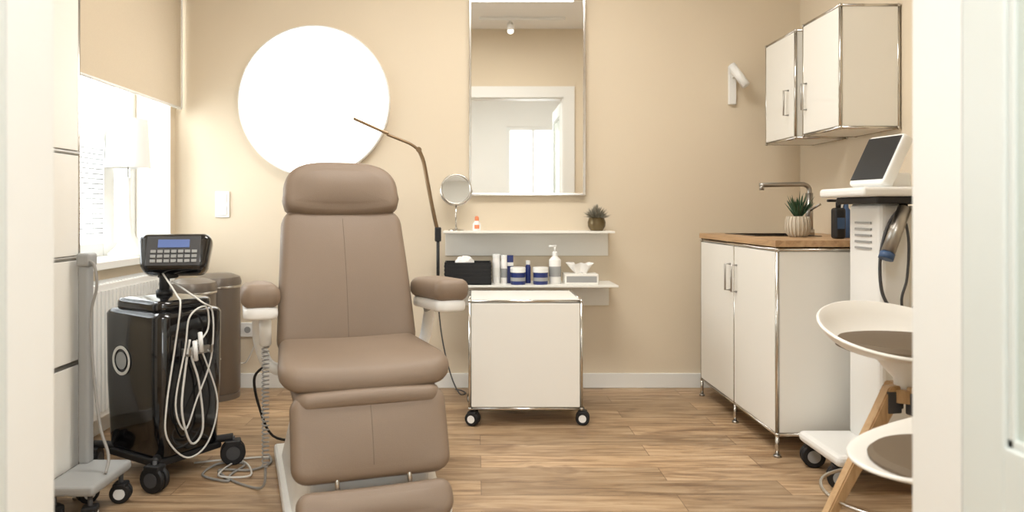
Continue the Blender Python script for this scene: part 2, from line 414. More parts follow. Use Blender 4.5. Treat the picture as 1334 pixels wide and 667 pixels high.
tube('lead',[(0.036,-0.055,0),(0.03,-0.07,-0.06),(-0.02,-0.06,-0.17),(-0.06,-0.05,-0.19),(-0.08,-0.25,-0.15),(-0.09,-0.4,-0.06)],0.004,M_cable,g)

# ------------------------------------------------------------------ shelves
def lshelf(nm,x0,x1,ztop,depth,zlow):
    g=group(nm)
    bx('shelf_plate',x0,x1,YB-depth,YB,ztop-0.012,ztop,M_metalw,g,bev=0.002)
    bx('back_plate',x0+0.005,x1-0.005,YB-0.012,YB,zlow,ztop-0.012,M_metalw,g,bev=0.002)
    return g
lshelf('wall_shelf',-0.187,0.79,0.936,0.20,0.785)
lshelf('wall_shelf',-0.187,0.795,0.636,0.28,0.49)
ZU,ZL=0.936,0.636
g=group('makeup_mirror',(-0.115,4.22,ZU))
lathe('foot',[(0,0),(0.045,0),(0.045,0.006),(0.012,0.012),(0.006,0.02),(0,0.02)],M_chrome,g)
cyl('stem',(0,0,0.015),(0,0,0.15),0.005,M_chrome,g)
lathe('ring',[(0.085+0.006*math.cos(a*math.pi/5),0.006*math.sin(a*math.pi/5)) for a in range(11)],M_chrome,g,n=48,loc=(0,0,0.24),rot=(math.radians(84),0,0))
lathe('mirror_face',[(0,0.003),(0.084,0.003),(0.084,-0.003),(0,-0.003)],M_mirror,g,n=48,loc=(0,0,0.24),rot=(math.radians(84),0,0))
tube('yoke',[(-0.092,0,0.24),(-0.08,0,0.19),(-0.04,0,0.155),(0,0,0.145),(0.04,0,0.155),(0.08,0,0.19),(0.092,0,0.24)],0.004,M_chrome,g)
g=group('hand_sanitizer_bottle',(0.005,4.22,ZU))
lathe('body',[(0,0),(0.022,0),(0.024,0.006),(0.024,0.04),(0.012,0.055),(0.010,0.06),(0,0.06)],M_paper,g)
lathe('cap',[(0.012,0.058),(0.012,0.078),(0.006,0.085),(0,0.085)],M_orange,g); box('label',(0,-0.024,0.024),(0.028,0.003,0.022),M_orange,g,bev=0.001)
g=group('potted_plant',(0.70,4.23,ZU))
lathe('pot',[(0,0),(0.035,0),(0.05,0.025),(0.052,0.05),(0.042,0.078),(0.038,0.078),(0.045,0.05),(0,0.06)],M_potd,g)
blades('foliage',(0,0,0.07),190,0.088,0.006,(0.0,1.35),M_leaf2,g,3)
g=group('storage_basket',(-0.045,4.17,ZL))
W,D,H=0.262,0.17,0.125
multibox('walls',[(-W/2,W/2,-D/2,-D/2+0.006,0,H),(-W/2,W/2,D/2-0.006,D/2,0,H),(-W/2,-W/2+0.006,-D/2,D/2,0,H),(W/2-0.006,W/2,-D/2,D/2,0,H),(-W/2,W/2,-D/2,D/2,0,0.006)],M_mblack,g)
multibox('weave',[(-W/2-0.002,W/2+0.002,-D/2-0.003,-D/2,0.012+0.022*k,0.022+0.022*k) for k in range(5)]+[(-W/2+0.01+0.025*k,-W/2+0.014+0.025*k,-D/2-0.005,-D/2,0.0,H) for k in range(10)],M_mblack,g)
bmx=bmesh.new(); bmesh.ops.create_icosphere(bmx,subdivisions=3,radius=0.035)
for v in bmx.verts: v.co=Vector((v.co.x*1.6-0.02,v.co.y*1.3,v.co.z*1.0+0.118))+Vector((0,0,random.uniform(-0.010,0.010)))
mkobj('cotton_pads',bmx,M_paper,g)
def bottle(nm,x,y,z,r,h,mb,mc,neck=0.5,cap=0.03,label=None):
    g=group(nm,(x,y,z))
    lathe('body',[(0,0),(r*0.94,0),(r,0.004),(r,h*0.82),(r*neck,h*0.95),(r*neck*0.9,h),(0,h)],mb,g)
    lathe('cap',[(r*neck*1.1,h*0.97),(r*neck*1.1,h*0.97+cap),(r*neck*0.8,h*0.97+cap+0.003),(0,h*0.97+cap+0.003)],mc,g)
    if label: lathe('label',[(r+0.0008,h*0.25),(r+0.0008,h*0.6)],label,g)
    return g
bottle('lotion_bottle',0.118,4.19,ZL,0.024,0.15,M_paper,M_white,0.85,0.02,M_metalw)
bottle('lotion_bottle',0.160,4.16,ZL,0.018,0.145,M_paper,M_white,0.85,0.02,M_lgrey)
g=group('cosmetic_box',(0.197,4.2,ZL)); box('carton',(0,0,0.08),(0.035,0.04,0.16),M_blue,g,bev=0.001); box('stripe',(0,-0.0205,0.11),(0.035,0.001,0.02),M_white,g)
def jar(x,y):
    g=group('cream_jar',(x,y,ZL))
    lathe('body',[(0,0),(0.04,0),(0.042,0.004),(0.042,0.066),(0.036,0.072),(0,0.072)],M_blue,g)
    lathe('label',[(0.0428,0.020),(0.0428,0.040)],M_lgrey,g)
    lathe('lid',[(0.044,0.068),(0.044,0.094),(0.041,0.097),(0,0.097)],M_white,g)
jar(0.238,4.13); jar(0.366,4.13)
g=bottle('pump_bottle',0.452,4.17,ZL,0.034,0.165,M_paper,M_white,0.4,0.02,M_lgrey)
cyl('pump_stem',(0,0,0.18),(0,0,0.215),0.005,M_white,g); cyl('pump_spout',(0.008,0,0.215),(-0.035,0,0.212),0.006,M_white,g)
bottle('serum_bottle',0.30,4.2,ZL,0.016,0.11,M_blue,M_white,0.7,0.02)
g=group('tissue_box',(0.595,4.16,ZL))
box('carton',(0,0,0.03),(0.19,0.12,0.06),M_metalw,g,bev=0.003)
box('pattern',(0,-0.0605,0.03),(0.17,0.001,0.035),M_lgrey,g)
bmx=bmesh.new(); bmesh.ops.create_cone(bmx,cap_ends=False,segments=28,radius1=0.028,radius2=0.06,depth=0.05)
bmesh.ops.subdivide_edges(bmx,edges=bmx.edges[:],cuts=2)
for v in bmx.verts:
    a=math.atan2(v.co.y,v.co.x); k=1+0.3*math.sin(5*a)+0.15*math.sin(9*a+1); v.co=Vector((v.co.x*k,v.co.y*k*0.5,v.co.z+0.085+0.012*math.sin(3*a)))
mkobj('tissue',bmx,M_paper,g,True)

# ------------------------------------------------------------------ arm lamp clamped on the shelf
g=group('led_arm_lamp')
yl=4.08
cyl('post',(-0.212,yl,0.60),(-0.212,yl,0.93),0.009,M_mblack,g)
box('shelf_clamp',(-0.195,yl+0.03,0.60),(0.05,0.07,0.07),M_mblack,g,bev=0.006)
box('clamp_collar',(-0.212,yl,0.92),(0.035,0.035,0.08),M_mblack,g,bev=0.006)
tube('arm',[(-0.212,yl,0.93),(-0.235,yl-0.01,1.03),(-0.262,yl-0.02,1.17),(-0.29,yl-0.03,1.32),(-0.318,yl-0.04,1.392)],0.011,M_gold,g)
tube('arm_upper',[(-0.316,yl-0.04,1.388),(-0.36,yl-0.05,1.42),(-0.42,yl-0.06,1.445),(-0.49,yl-0.07,1.472)],0.008,M_gold,g)
box('led_head',(-0.575,yl-0.08,1.515),(0.21,0.03,0.016),M_gold,g,bev=0.004,rot=(0,math.radians(24),0))
cyl('joint',(-0.316,yl-0.055,1.39),(-0.316,yl-0.025,1.39),0.015,M_gold,g)
tube('lead',[(-0.212,yl,0.60),(-0.215,4.2,0.5),(-0.20,4.25,0.33),(-0.17,4.25,0.18),(-0.13,4.22,0.06),(-0.09,4.16,0.006),(-0.06,4.18,0.006),(-0.08,4.24,0.006),(-0.12,4.27,0.006)],0.004,M_dgrey,g)

# ------------------------------------------------------------------ tube-frame furniture
def tube_frame(g,x0,x1,y0,y1,z0,z1,r=0.008):
    k=0
    for x in (x0,x1):
        for y in (y0,y1): cyl(f'post_{k}',(x,y,z0),(x,y,z1),r,M_chrome,g,n=14); k+=1
    for z in (z0,z1):
        for y in (y0,y1): cyl(f'rail_x_{k}',(x0,y,z),(x1,y,z),r,M_chrome,g,n=14); k+=1
        for x in (x0,x1): cyl(f'rail_y_{k}',(x,y0,z),(x,y1,z),r,M_chrome,g,n=14); k+=1
    for x in (x0,x1):
        for y in (y0,y1):
            for z in (z0,z1):
                bm=bmesh.new(); bmesh.ops.create_uvsphere(bm,u_segments=14,v_segments=8,radius=r*1.35)
                mkobj(f'ball_{k}',bm,M_chrome,g,True,loc=(x,y,z)); k+=1
g=group('rolling_cabinet')
x0,x1,y0,y1,z0,z1=-0.03,0.515,3.56,3.99,0.085,0.61
tube_frame(g,x0,x1,y0,y1,z0,z1,0.007)
bx('front_panel',x0+0.008,x1-0.008,y0-0.006,y0+0.012,z0+0.009,z1-0.009,M_metalw,g,bev=0.002)
bx('back_panel',x0+0.01,x1-0.01,y1-0.012,y1+0.004,z0+0.01,z1-0.01,M_metalw,g)
bx('side_left',x0-0.005,x0+0.01,y0+0.01,y1-0.01,z0+0.01,z1-0.01,M_metalw,g)
bx('side_right',x1-0.01,x1+0.005,y0+0.01,y1-0.01,z0+0.01,z1-0.01,M_metalw,g)
bx('top_panel',x0+0.006,x1-0.006,y0+0.006,y1-0.006,z1-0.01,z1+0.006,M_metalw,g,bev=0.002)
bx('bottom_panel',x0+0.01,x1-0.01,y0+0.01,y1-0.01,z0-0.004,z0+0.008,M_metalw,g)
for k,(cx,cy,a) in enumerate(((x0+0.015,y0+0.02,1.2),(x1+0.01,y0+0.03,1.4),(x0+0.02,y1-0.03,0.6),(x1-0.02,y1-0.03,0.9))):
    castor(g,cx,cy,0.034,z0,a,M_white,pre=f'castor_{k}_')

g=group('sink_base_cabinet')
x0,x1,y0,y1,z0,z1=1.287,XR-0.025,3.115,4.15,0.095,0.885
tube_frame(g,x0,x1,y0,y1,z0,z1,r=0.008)
ymid=3.62
cyl('post_mid',(x0,ymid,z0),(x0,ymid,z1),0.008,M_chrome,g)
for k,(a,b) in enumerate(((y0,ymid),(ymid,y1))):
    bx(f'door_{k}',x0-0.008,x0+0.008,a+0.009,b-0.009,z0+0.010,z1-0.010,M_metalw,g,bev=0.002)
bx('side_near',x0+0.008,x1-0.01,y0-0.005,y0+0.01,z0+0.009,z1-0.009,M_metalw,g,bev=0.002)
bx('side_far',x0+0.01,x1-0.01,y1-0.01,y1+0.005,z0+0.01,z1-0.01,M_metalw,g)
bx('back',x1-0.01,x1+0.005,y0+0.01,y1-0.01,z0+0.01,z1-0.01,M_metalw,g)
bx('bottom',x0+0.01,x1-0.01,y0+0.01,y1-0.01,z0-0.004,z0+0.008,M_metalw,g)
for k,(a,b) in enumerate(((x0,y0),(x0,ymid),(x0,y1),(x1,y0),(x1,y1))):
    cyl(f'leg_{k}',(a,b,0.008),(a,b,z0),0.008,M_chrome,g); cyl(f'foot_{k}',(a,b,0),(a,b,0.01),0.015,M_steel,g)
for k,yy in enumerate((ymid-0.045,ymid+0.045)):
    tube(f'handle_{k}',[(x0-0.008,yy,0.655),(x0-0.035,yy,0.655),(x0-0.035,yy,0.785),(x0-0.008,yy,0.785)],0.005,M_steel,g,smooth_path=False)
sx0,sx1,sy0,sy1=1.39,1.70,3.62,4.02
cz0,cz1=0.897,0.925; ca,cb,cc,cd=x0-0.012,XR-0.001,y0-0.012,y1+0.012
multibox('countertop',[(ca,sx0,cc,cd,cz0,cz1),(sx1,cb,cc,cd,cz0,cz1),(sx0,sx1,cc,sy0,cz0,cz1),(sx0,sx1,sy1,cd,cz0,cz1)],M_counter,g)
multibox('sink_basin',[(sx0,sx0+0.006,sy0,sy1,0.76,cz1+0.003),(sx1-0.006,sx1,sy0,sy1,0.76,cz1+0.003),(sx0,sx1,sy0,sy0+0.006,0.76,cz1+0.003),(sx0,sx1,sy1-0.006,sy1,0.76,cz1+0.003),(sx0,sx1,sy0,sy1,0.75,0.76),
   (sx0-0.012,sx0,sy0-0.012,sy1+0.012,cz1,cz1+0.003),(sx1,sx1+0.012,sy0-0.012,sy1+0.012,cz1,cz1+0.003),(sx0,sx1,sy0-0.012,sy0,cz1,cz1+0.003),(sx0,sx1,sy1,sy1+0.012,cz1,cz1+0.003)],M_sink,g)
ZC=cz1
g=group('kitchen_faucet',(1.755,3.84,ZC))
cyl('base',(0,0,0),(0,0,0.03),0.026,M_steel,g); cyl('column',(0,0,0.03),(0,0,0.22),0.019,M_steel,g)
tube('spout',[(0,0,0.18),(0,0,0.24),(-0.02,0,0.262),(-0.06,0,0.266),(-0.26,0,0.262)],0.012,M_steel,g,n=12)
cyl('aerator',(-0.25,0,0.262),(-0.25,0,0.235),0.012,M_steel,g)
cyl('lever',(0.0,-0.015,0.13),(0.01,-0.10,0.16),0.006,M_steel,g)
g=group('potted_succulent',(1.545,3.50,ZC))
prof=[(0,0),(0.034,0),(0.05,0.02),(0.056,0.05),(0.054,0.08),(0.046,0.10),(0.042,0.10),(0.048,0.07),(0,0.085)]
lathe('pot',prof,M_pot,g)
for k in range(20):
    a=2*math.pi*k/20; tube(f'pot_rib_{k}',[(0.036*math.cos(a),0.036*math.sin(a),0.003),(0.051*math.cos(a),0.051*math.sin(a),0.02),(0.057*math.cos(a),0.057*math.sin(a),0.05),(0.055*math.cos(a),0.055*math.sin(a),0.08),(0.047*math.cos(a),0.047*math.sin(a),0.099)],0.003,M_pot,g,n=5,sub=2)
blades('leaves',(0,0,0.088),38,0.14,0.0085,(0.05,0.7),M_leaf,g,5)
g=group('soap_dispenser',(1.64,3.30,ZC))
box('body',(0,0,0.07),(0.05,0.05,0.14),M_mblack,g,bev=0.012,seg=3); cyl('neck',(0,0,0.14),(0,0,0.165),0.011,M_mblack,g); box('pump_head',(-0.02,0,0.172),(0.06,0.018,0.012),M_mblack,g,bev=0.004)
box('label',(-0.0,-0.0255,0.07),(0.034,0.001,0.05),M_bluel,g)
g=group('spray_bottle',(1.735,3.42,ZC))
lathe('body',[(0,0),(0.03,0),(0.032,0.005),(0.032,0.11),(0.012,0.14),(0.011,0.16),(0,0.16)],M_bluel,g)
box('trigger_head',(-0.012,0,0.175),(0.06,0.022,0.03),M_white,g,bev=0.005); box('trigger',(-0.02,0,0.148),(0.008,0.012,0.035),M_white,g,bev=0.002,rot=(0,0.4,0))

def wall_cab(y0,y1,hy):
    g=group('wall_cabinet')
    x0,x1,z0,z1=1.655,XR-0.012,1.43,1.985
    tube_frame(g,x0,x1,y0,y1,z0,z1,r=0.007)
    bx('door',x0-0.007,x0+0.008,y0+0.008,y1-0.008,z0+0.008,z1-0.008,M_metalw,g,bev=0.002)
    bx('side_near',x0+0.007,x1,y0-0.004,y0+0.009,z0+0.007,z1-0.007,M_metalw,g)
    bx('side_far',x0+0.009,x1,y1-0.009,y1+0.004,z0+0.009,z1-0.009,M_metalw,g)
    bx('top',x0+0.009,x1,y0+0.009,y1-0.009,z1-0.006,z1+0.005,M_metalw,g)
    bx('bottom',x0+0.009,x1,y0+0.009,y1-0.009,z0-0.004,z0+0.006,M_metalw,g)
    bx('back',x1-0.004,XR,y0+0.009,y1-0.009,z0+0.009,z1-0.009,M_metalw,g)
    tube('handle',[(x0-0.007,hy,1.555),(x0-0.033,hy,1.555),(x0-0.033,hy,1.685),(x0-0.007,hy,1.685)],0.005,M_steel,g,smooth_path=False)
wall_cab(3.31,3.68,3.635); wall_cab(3.775,4.15,3.845)

g=group('wall_spot_lamp',(1.52,YB,1.79))
box('plate',(0,-0.013,0),(0.042,0.026,0.215),M_white,g,bev=0.003)
cyl('arm',(0,-0.02,0.05),(0.0,-0.08,0.06),0.007,M_white,g)
cyl('spot',(-0.025,-0.07,0.115),(0.045,-0.12,-0.015),0.024,M_white,g,bev=0.003)

def bin_(x,y,h=0.66,r=0.12):
    g=group('pedal_bin',(x,y,0))
    lathe('body',[(0,0.0),(r*0.98,0.0),(r*0.98,0.03),(r*0.93,0.032),(r,0.05),(r,h-0.03),(0,h-0.03)],M_bin,g,n=40)
    lathe('lid',[(r*1.03,h-0.03),(r*1.04,h-0.005),(r*0.97,h+0.02),(r*0.6,h+0.038),(0,h+0.043)],M_bin,g,n=40)
    lathe('rim',[(r*1.01,h-0.04),(r*1.05,h-0.036),(r*1.05,h-0.028),(r*1.01,h-0.024)],M_chrome,g,n=40)
    box('pedal',(0,-r-0.025,0.02),(0.07,0.06,0.01),M_steel,g,bev=0.003)
    box('hinge',(0,r+0.01,h-0.02),(0.08,0.03,0.04),M_mblack,g,bev=0.004)
bin_(-1.455,4.12); bin_(-1.48,3.80,0.66)

# ------------------------------------------------------------------ treatment chair
ch=group('treatment_chair',(-0.53,3.0,0),math.radians(18))
def seamline(nm,f,pts): tube(nm,[f(*p) for p in pts],0.0012,M_seam,ch,n=6,sub=3)
rd=Vector((0,0.36,0.933)).normalized(); rn=Vector((0,-rd.z,rd.y))
def backmap(u,v,w):
    wf=0.05*(u/0.27)**2
    tw=1.0-0.10*(v/0.55)
    lum=0.015*math.sin(math.pi*max(0,min(1,v/0.55)))
    return Vector((u*tw,0,0.49))+rd*v+rn*(w+wf*0.4+lum)
_,cr=slab('backrest',rrect(0.565,0.60,0.05,rs=[0.07,0.07,0.05,0.05],cy=0.288),0.12,0.04,backmap,M_leather,ch,crown=0.014,cs=10)
seamline('back_seam',backmap,[(0,v,0.06+0.014*cr(0,v)-0.0004) for v in [0.03+0.51*k/12 for k in range(13)]])
hp=[]
for k in range(25):
    a=math.pi*k/24
    ca_,sa_=math.cos(a),math.sin(a)
    hp.append((0.246*math.copysign(abs(ca_)**0.68,ca_),0.080+0.160*abs(sa_)**0.85))
low=[(-0.250,0.05),(-0.240,0.015),(-0.215,-0.006),(-0.15,-0.013),(-0.07,-0.015),(0,-0.015),(0.07,-0.015),(0.15,-0.013),(0.215,-0.006),(0.240,0.015),(0.250,0.05)]
def headmap(u,v,w):
    return Vector((u,0,0.49))+rd*(0.573+v)+rn*(w+0.024+0.03*(u/0.24)**2)
slab('headrest',hp+low,0.11,0.04,headmap,M_leather,ch,crown=0.024,cs=10)
box('head_bracket',(0,0.30,1.02),(0.10,0.03,0.18),M_steel,ch,rot=(math.radians(-21),0,0),bev=0.004)
def seatmap(u,v,w):
    z=0.492+w
    if v<-0.12: z-=0.030*((-v-0.12)/0.16)**2
    z+=0.016*(u/0.29)**2
    k=1.0+0.06*((-v)/0.3)
    return Vector((u*k,-0.265+v*1.0,z))
slab('seat_cushion',rrect(0.575,0.56,0.07,rs=[0.05,0.05,0.08,0.08]),0.085,0.040,seatmap,M_leather,ch,crown=0.018,cs=10)
slab('seat_lip',rrect(0.50,0.30,0.05),0.06,0.028,lambda u,v,w:Vector((u,-0.424+v,0.418+w-0.006*(u/0.25)**2)),M_leather,ch,crown=0.004,cs=4)
ld=Vector((0,-0.36,-0.933)).normalized(); ln=Vector((0,-0.933,0.36))
def legmap(u,v,w):
    return Vector((u,-0.508,0.410))+ld*(-v)+ln*(w+0.012*(u/0.27)**2)
_,cr=slab('legrest',rrect(0.53,0.285,0.05,cy=-0.125,rs=[0.05,0.05,0.055,0.055],n=8),0.09,0.034,legmap,M_leather,ch,crown=0.012,cs=10)
seamline('leg_seam',legmap,[(0,v,0.045+0.012*cr(0,v)-0.0004) for v in [-0.125+0.10*k/8 for k in range(-8,9)]])
fd=Vector((0,-0.55,-0.83)).normalized(); fn=Vector((0,-0.83,0.55))
def footmap(u,v,w):
    return Vector((u,-0.665,0.088))+fd*(-v)+fn*(w+0.02*(u/0.26)**2)
slab('footrest',rrect(0.51,0.13,0.05,rs=[0.045,0.045,0.06,0.06]),0.07,0.032,footmap,M_leather,ch,crown=0.012,cs=8)
for k,x in enumerate((-0.12,0.12)):
    cyl(f'foot_post_{k}',(x,-0.60,0.24),(x,-0.648,0.115),0.008,M_chrome,ch)
def basemap(u,v,w):
    t=(w+0.19)/0.38
    k=1.0-0.26*t**0.8
    return Vector((u*k,-0.22+v*(1-0.30*t),0.19+w))
slab('pedestal',rrect(0.54,0.76,0.08),0.38,0.02,basemap,M_white,ch,cs=3)
bx('seat_frame',-0.22,0.22,-0.42,0.08,0.375,0.44,M_white,ch,bev=0.012)
bx('base_plate',-0.28,0.28,-0.60,0.24,0.0,0.05,M_white,ch,bev=0.012)
bx('leg_mechanism',-0.21,0.21,-0.57,-0.40,0.05,0.25,M_white,ch,bev=0.02,seg=3)
for k,sx in enumerate((-1,1)):
    xo=sx*0.35
    def armmap(u,v,w,xo=xo): return Vector((xo+u,-0.13+v,0.735+w-0.04*(v/0.25)*0.4))
    slab(f'armrest_pad_{k}',rrect(0.138,0.48,0.045,rs=[0.045]*4),0.085,0.036,armmap,M_leather,ch,crown=0.008,cs=5)
    def traymap(u,v,w,xo=xo): return Vector((xo+u,-0.135+v,0.675+w-0.04*(v/0.25)*0.4))
    slab(f'armrest_tray_{k}',rrect(0.12,0.45,0.045),0.045,0.016,traymap,M_white,ch,cs=3)
    tube(f'armrest_strut_{k}',[(xo,-0.02,0.66),(xo,0.03,0.58),(xo*0.97,0.05,0.50),(xo*0.85,0.04,0.42),(xo*0.5,0.0,0.40)],0.024,M_white,ch,n=14)
    cyl(f'armrest_joint_{k}',(xo-0.025,-0.01,0.65),(xo+0.025,-0.01,0.65),0.026,M_lgrey,ch)
cyl('hand_control_holder',(-0.33,-0.2,0.66),(-0.33,-0.2,0.55),0.022,M_white,ch,bev=0.004)
pts=[]
for k in range(30*8):
    t=k/(30*8); a=2*math.pi*30*t
    pts.append((-0.33+0.012*math.cos(a),-0.2+0.012*math.sin(a),0.56-0.46*t))
tube('coiled_lead',pts,0.0030,M_cableg,ch,n=5,smooth_path=False)
tube('lead_floor',[(-0.33,-0.2,0.10),(-0.335,-0.19,0.03),(-0.37,-0.14,0.006),(-0.46,0.0,0.006),(-0.40,0.14,0.006),(-0.50,0.18,0.006),(-0.56,0.06,0.006),(-0.46,-0.04,0.006),(-0.50,0.10,0.006),(-0.38,0.06,0.006),(-0.30,0.12,0.006),(-0.30,0.22,0.006)],0.005,M_cableg,ch,n=6)
tube('lead_floor_b',[(-0.30,0.2,0.006),(-0.42,0.2,0.006),(-0.5,0.02,0.012),(-0.38,-0.02,0.012),(-0.42,0.18,0.012),(-0.6,0.22,0.006)],0.004,M_cable,ch,n=6)
tube('rear_lead',[(-0.30,0.12,0.42),(-0.36,0.2,0.35),(-0.34,0.3,0.2),(-0.28,0.35,0.05),(-0.15,0.36,0.008),(-0.1,0.2,0.03)],0.006,M_mblack,ch,n=6)

# ------------------------------------------------------------------ black therapy device on castors
dv=group('therapy_device_trolley',(-1.275,2.985,0),math.radians(58))
def bodymap(u,v,w):
    t=(w+0.285)/0.57
    k=0.93+0.08*min(1,t*1.3)
    return Vector((u*k,v*k,0.375+w))
slab('body',rrect(0.31,0.38,0.05),0.57,0.035,bodymap,M_black,dv,crown=0.02,cs=4)
slab('top_cover',rrect(0.26,0.31,0.05),0.05,0.02,lambda u,v,w:Vector((u,v,0.675+w)),M_black,dv,crown=0.01,cs=3)
box('foot_frame',(0,0,0.085),(0.30,0.34,0.03),M_mblack,dv,bev=0.008)
k=0
for x in (-0.18,0.18):
    for y in (-0.20,0.20):
        tube(f'outrigger_{k}',[(x*0.6,y*0.6,0.10),(x*0.85,y*0.85,0.108),(x,y,0.112)],0.016,M_mblack,dv,n=8)
        castor(dv,x,y,0.050,0.115,(0.3,-0.9,0.9,-0.5)[k],M_dgrey,w=0.020,pre=f'castor_{k}_'); k+=1
box('hook',(0.0,-0.199,0.50),(0.12,0.02,0.03),M_steel,dv,bev=0.003)
tube('hook_prongs',[(-0.05,-0.19,0.50),(-0.05,-0.225,0.49),(-0.05,-0.235,0.52)],0.005,M_steel,dv)
tube('hook_prongs_b',[(0.05,-0.19,0.50),(0.05,-0.225,0.49),(0.05,-0.235,0.52)],0.005,M_steel,dv)
def ring(nm,r0,r1,loc,rot,m,par): 
    return lathe(nm,[(r0,0),(r1,0),(r1,0.002),(r0,0.002),(r0,0)],m,par,n=40,loc=loc,rot=rot)
ring('emblem_ring',0.046,0.058,(-0.156,0.05,0.46),(0,math.radians(-90),0),M_cable,dv)
ring('emblem_inner',0.0,0.034,(-0.156,0.05,0.46),(0,math.radians(-90),0),M_lgrey,dv)
cyl('pole',(0,0,0.69),(0,0,0.82),0.02,M_mblack,dv); cyl('pole_collar',(0,0,0.70),(0,0,0.73),0.032,M_mblack,dv,bev=0.004)
hd=bpy.data.objects.new('display_head',None); COL.objects.link(hd); hd.parent=dv; hd.location=(0.028,-0.035,0.870); hd.rotation_euler=(math.radians(-22),0,math.radians(-58+12))
outl=[]
for (x,y) in rrect(0.27,0.165,0.035): outl.append((x*(1.0+0.10*(y/0.085)*0.8),y))
slab('head_shell',outl,0.10,0.03,lambda u,v,w:Vector((u,-w,v)),M_black,hd,crown=0.004,crownb=0.02,cs=4)
box('head_bezel',(0,-0.053,0.0),(0.205,0.004,0.125),M_dgrey,hd,bev=0.002)
box('lcd',(0,-0.056,0.03),(0.12,0.004,0.034),M_lcd,hd,bev=0.001)
multibox('keypad',[(-0.085+0.026*i,-0.085+0.026*i+0.019,-0.060,-0.054,-0.05+0.02*j,-0.05+0.02*j+0.012) for i in range(7) for j in range(3)],M_lgrey,hd)
box('head_neck',(0.01,-0.01,0.80),(0.06,0.07,0.05),M_mblack,dv,bev=0.01)
def cab(nm,P,r=0.0036,m=None): tube(nm,P,r,m or M_cable,dv,n=7)
# cable points: along the front face (s, metres from centre), height z, stand-off d
def fp(a,b,d=0.0): return ((a-247)/283.0,-0.205-d,1.05-(b-275)/330.0)
cab('cable_1',[(-0.03,-0.03,0.80),(-0.05,-0.15,0.72),fp(222,395,0.02),fp(219,450),fp(209,520),fp(210,560),fp(235,592),fp(262,580),fp(275,530),fp(258,470),fp(247,448)])
cab('cable_2',[fp(236,440,0.01),fp(232,480),fp(226,530,0.01),fp(240,575),fp(255,560),fp(250,500),fp(240,460),fp(246,442,0.01)],0.0045)
cab('cable_3',[(0.02,-0.03,0.76),fp(248,392,0.02),fp(268,410),fp(266,470),fp(247,520),fp(232,555),fp(220,520),fp(230,450,0.01),fp(235,410,0.015),fp(255,400,0.02),fp(262,430),fp(246,447,0.01)])
for k,(a,b) in enumerate(((240,450),(247,440))):
    cyl(f'applicator_{k}',fp(a,b-8,0.02),fp(a+2,b+18,0.02),0.009,M_white,dv,bev=0.002)

# ------------------------------------------------------------------ tall modular cabinet left
g=group('modular_tall_cabinet')
x0,x1,y0,y1=-1.775,-1.455,2.20,2.665
zs=[0.12,0.50,0.88,1.26,2.02]
for k,(a,b) in enumerate(((x0,y0),(x0,y1),(x1,y0),(x1,y1))): 
    cyl(f'post_{k}',(a,b,0.0),(a,b,zs[-1]),0.008,M_chrome,g,n=14); cyl(f'foot_{k}',(a,b,0),(a,b,0.01),0.018,M_steel,g)
for j,z in enumerate(zs):
    for k,(a,b,c,d) in enumerate(((x0,y0,x1,y0),(x0,y1,x1,y1),(x0,y0,x0,y1),(x1,y0,x1,y1))): cyl(f'rail_{j}_{k}',(a,b,z),(c,d,z),0.009,M_steel,g,n=14)
for j in range(len(zs)-1):
    za,zb=zs[j]+0.009,zs[j+1]-0.009
    bx(f'front_{j}',x1-0.009,x1+0.007,y0+0.011,y1-0.009,za,zb,M_metalw,g,bev=0.002)
    bx(f'side_a_{j}',x0+0.01,x1-0.01,y0-0.004,y0+0.008,za,zb,M_metalw,g); bx(f'side_b_{j}',x0+0.01,x1-0.01,y1-0.008,y1+0.004,za,zb,M_metalw,g)
    bx(f'divider_{j}',x0+0.01,x1-0.004,y0+0.01,y1-0.01,zs[j]-0.005,zs[j]+0.005,M_lgrey,g)
bx('top',x0+0.01,x1-0.01,y0+0.01,y1-0.01,zs[-1]-0.006,zs[-1]+0.004,M_metalw,g)
bx('rear',x0-0.004,x0+0.008,y0+0.01,y1-0.01,zs[0],zs[-1],M_metalw,g)

# ------------------------------------------------------------------ grey equipment stand left foreground
g=group('equipment_stand')
bx('platform',-1.43,-1.255,2.39,2.665,0.11,0.145,M_lgrey,g,bev=0.012,seg=3)
bx('column',-1.427,-1.388,2.61,2.655,0.14,0.88,M_lgrey,g,bev=0.012,seg=3)
bx('column_head',-1.43,-1.38,2.60,2.665,0.85,0.90,M_lgrey,g,bev=0.012,seg=3)
for k,(a,b) in enumerate(((-1.28,2.42),(-1.40,2.42),(-1.28,2.63),(-1.40,2.63))): castor(g,a,b,0.036,0.115,0.3+k*0.7,M_white,w=0.016,pre=f'castor_{k}_')
tube('hose',[(-1.385,2.61,0.87),(-1.36,2.60,0.855),(-1.352,2.60,0.78),(-1.372,2.60,0.68),(-1.36,2.59,0.5),(-1.32,2.56,0.3),(-1.28,2.54,0.2),(-1.27,2.50,0.150)],0.005,M_cableg,g)

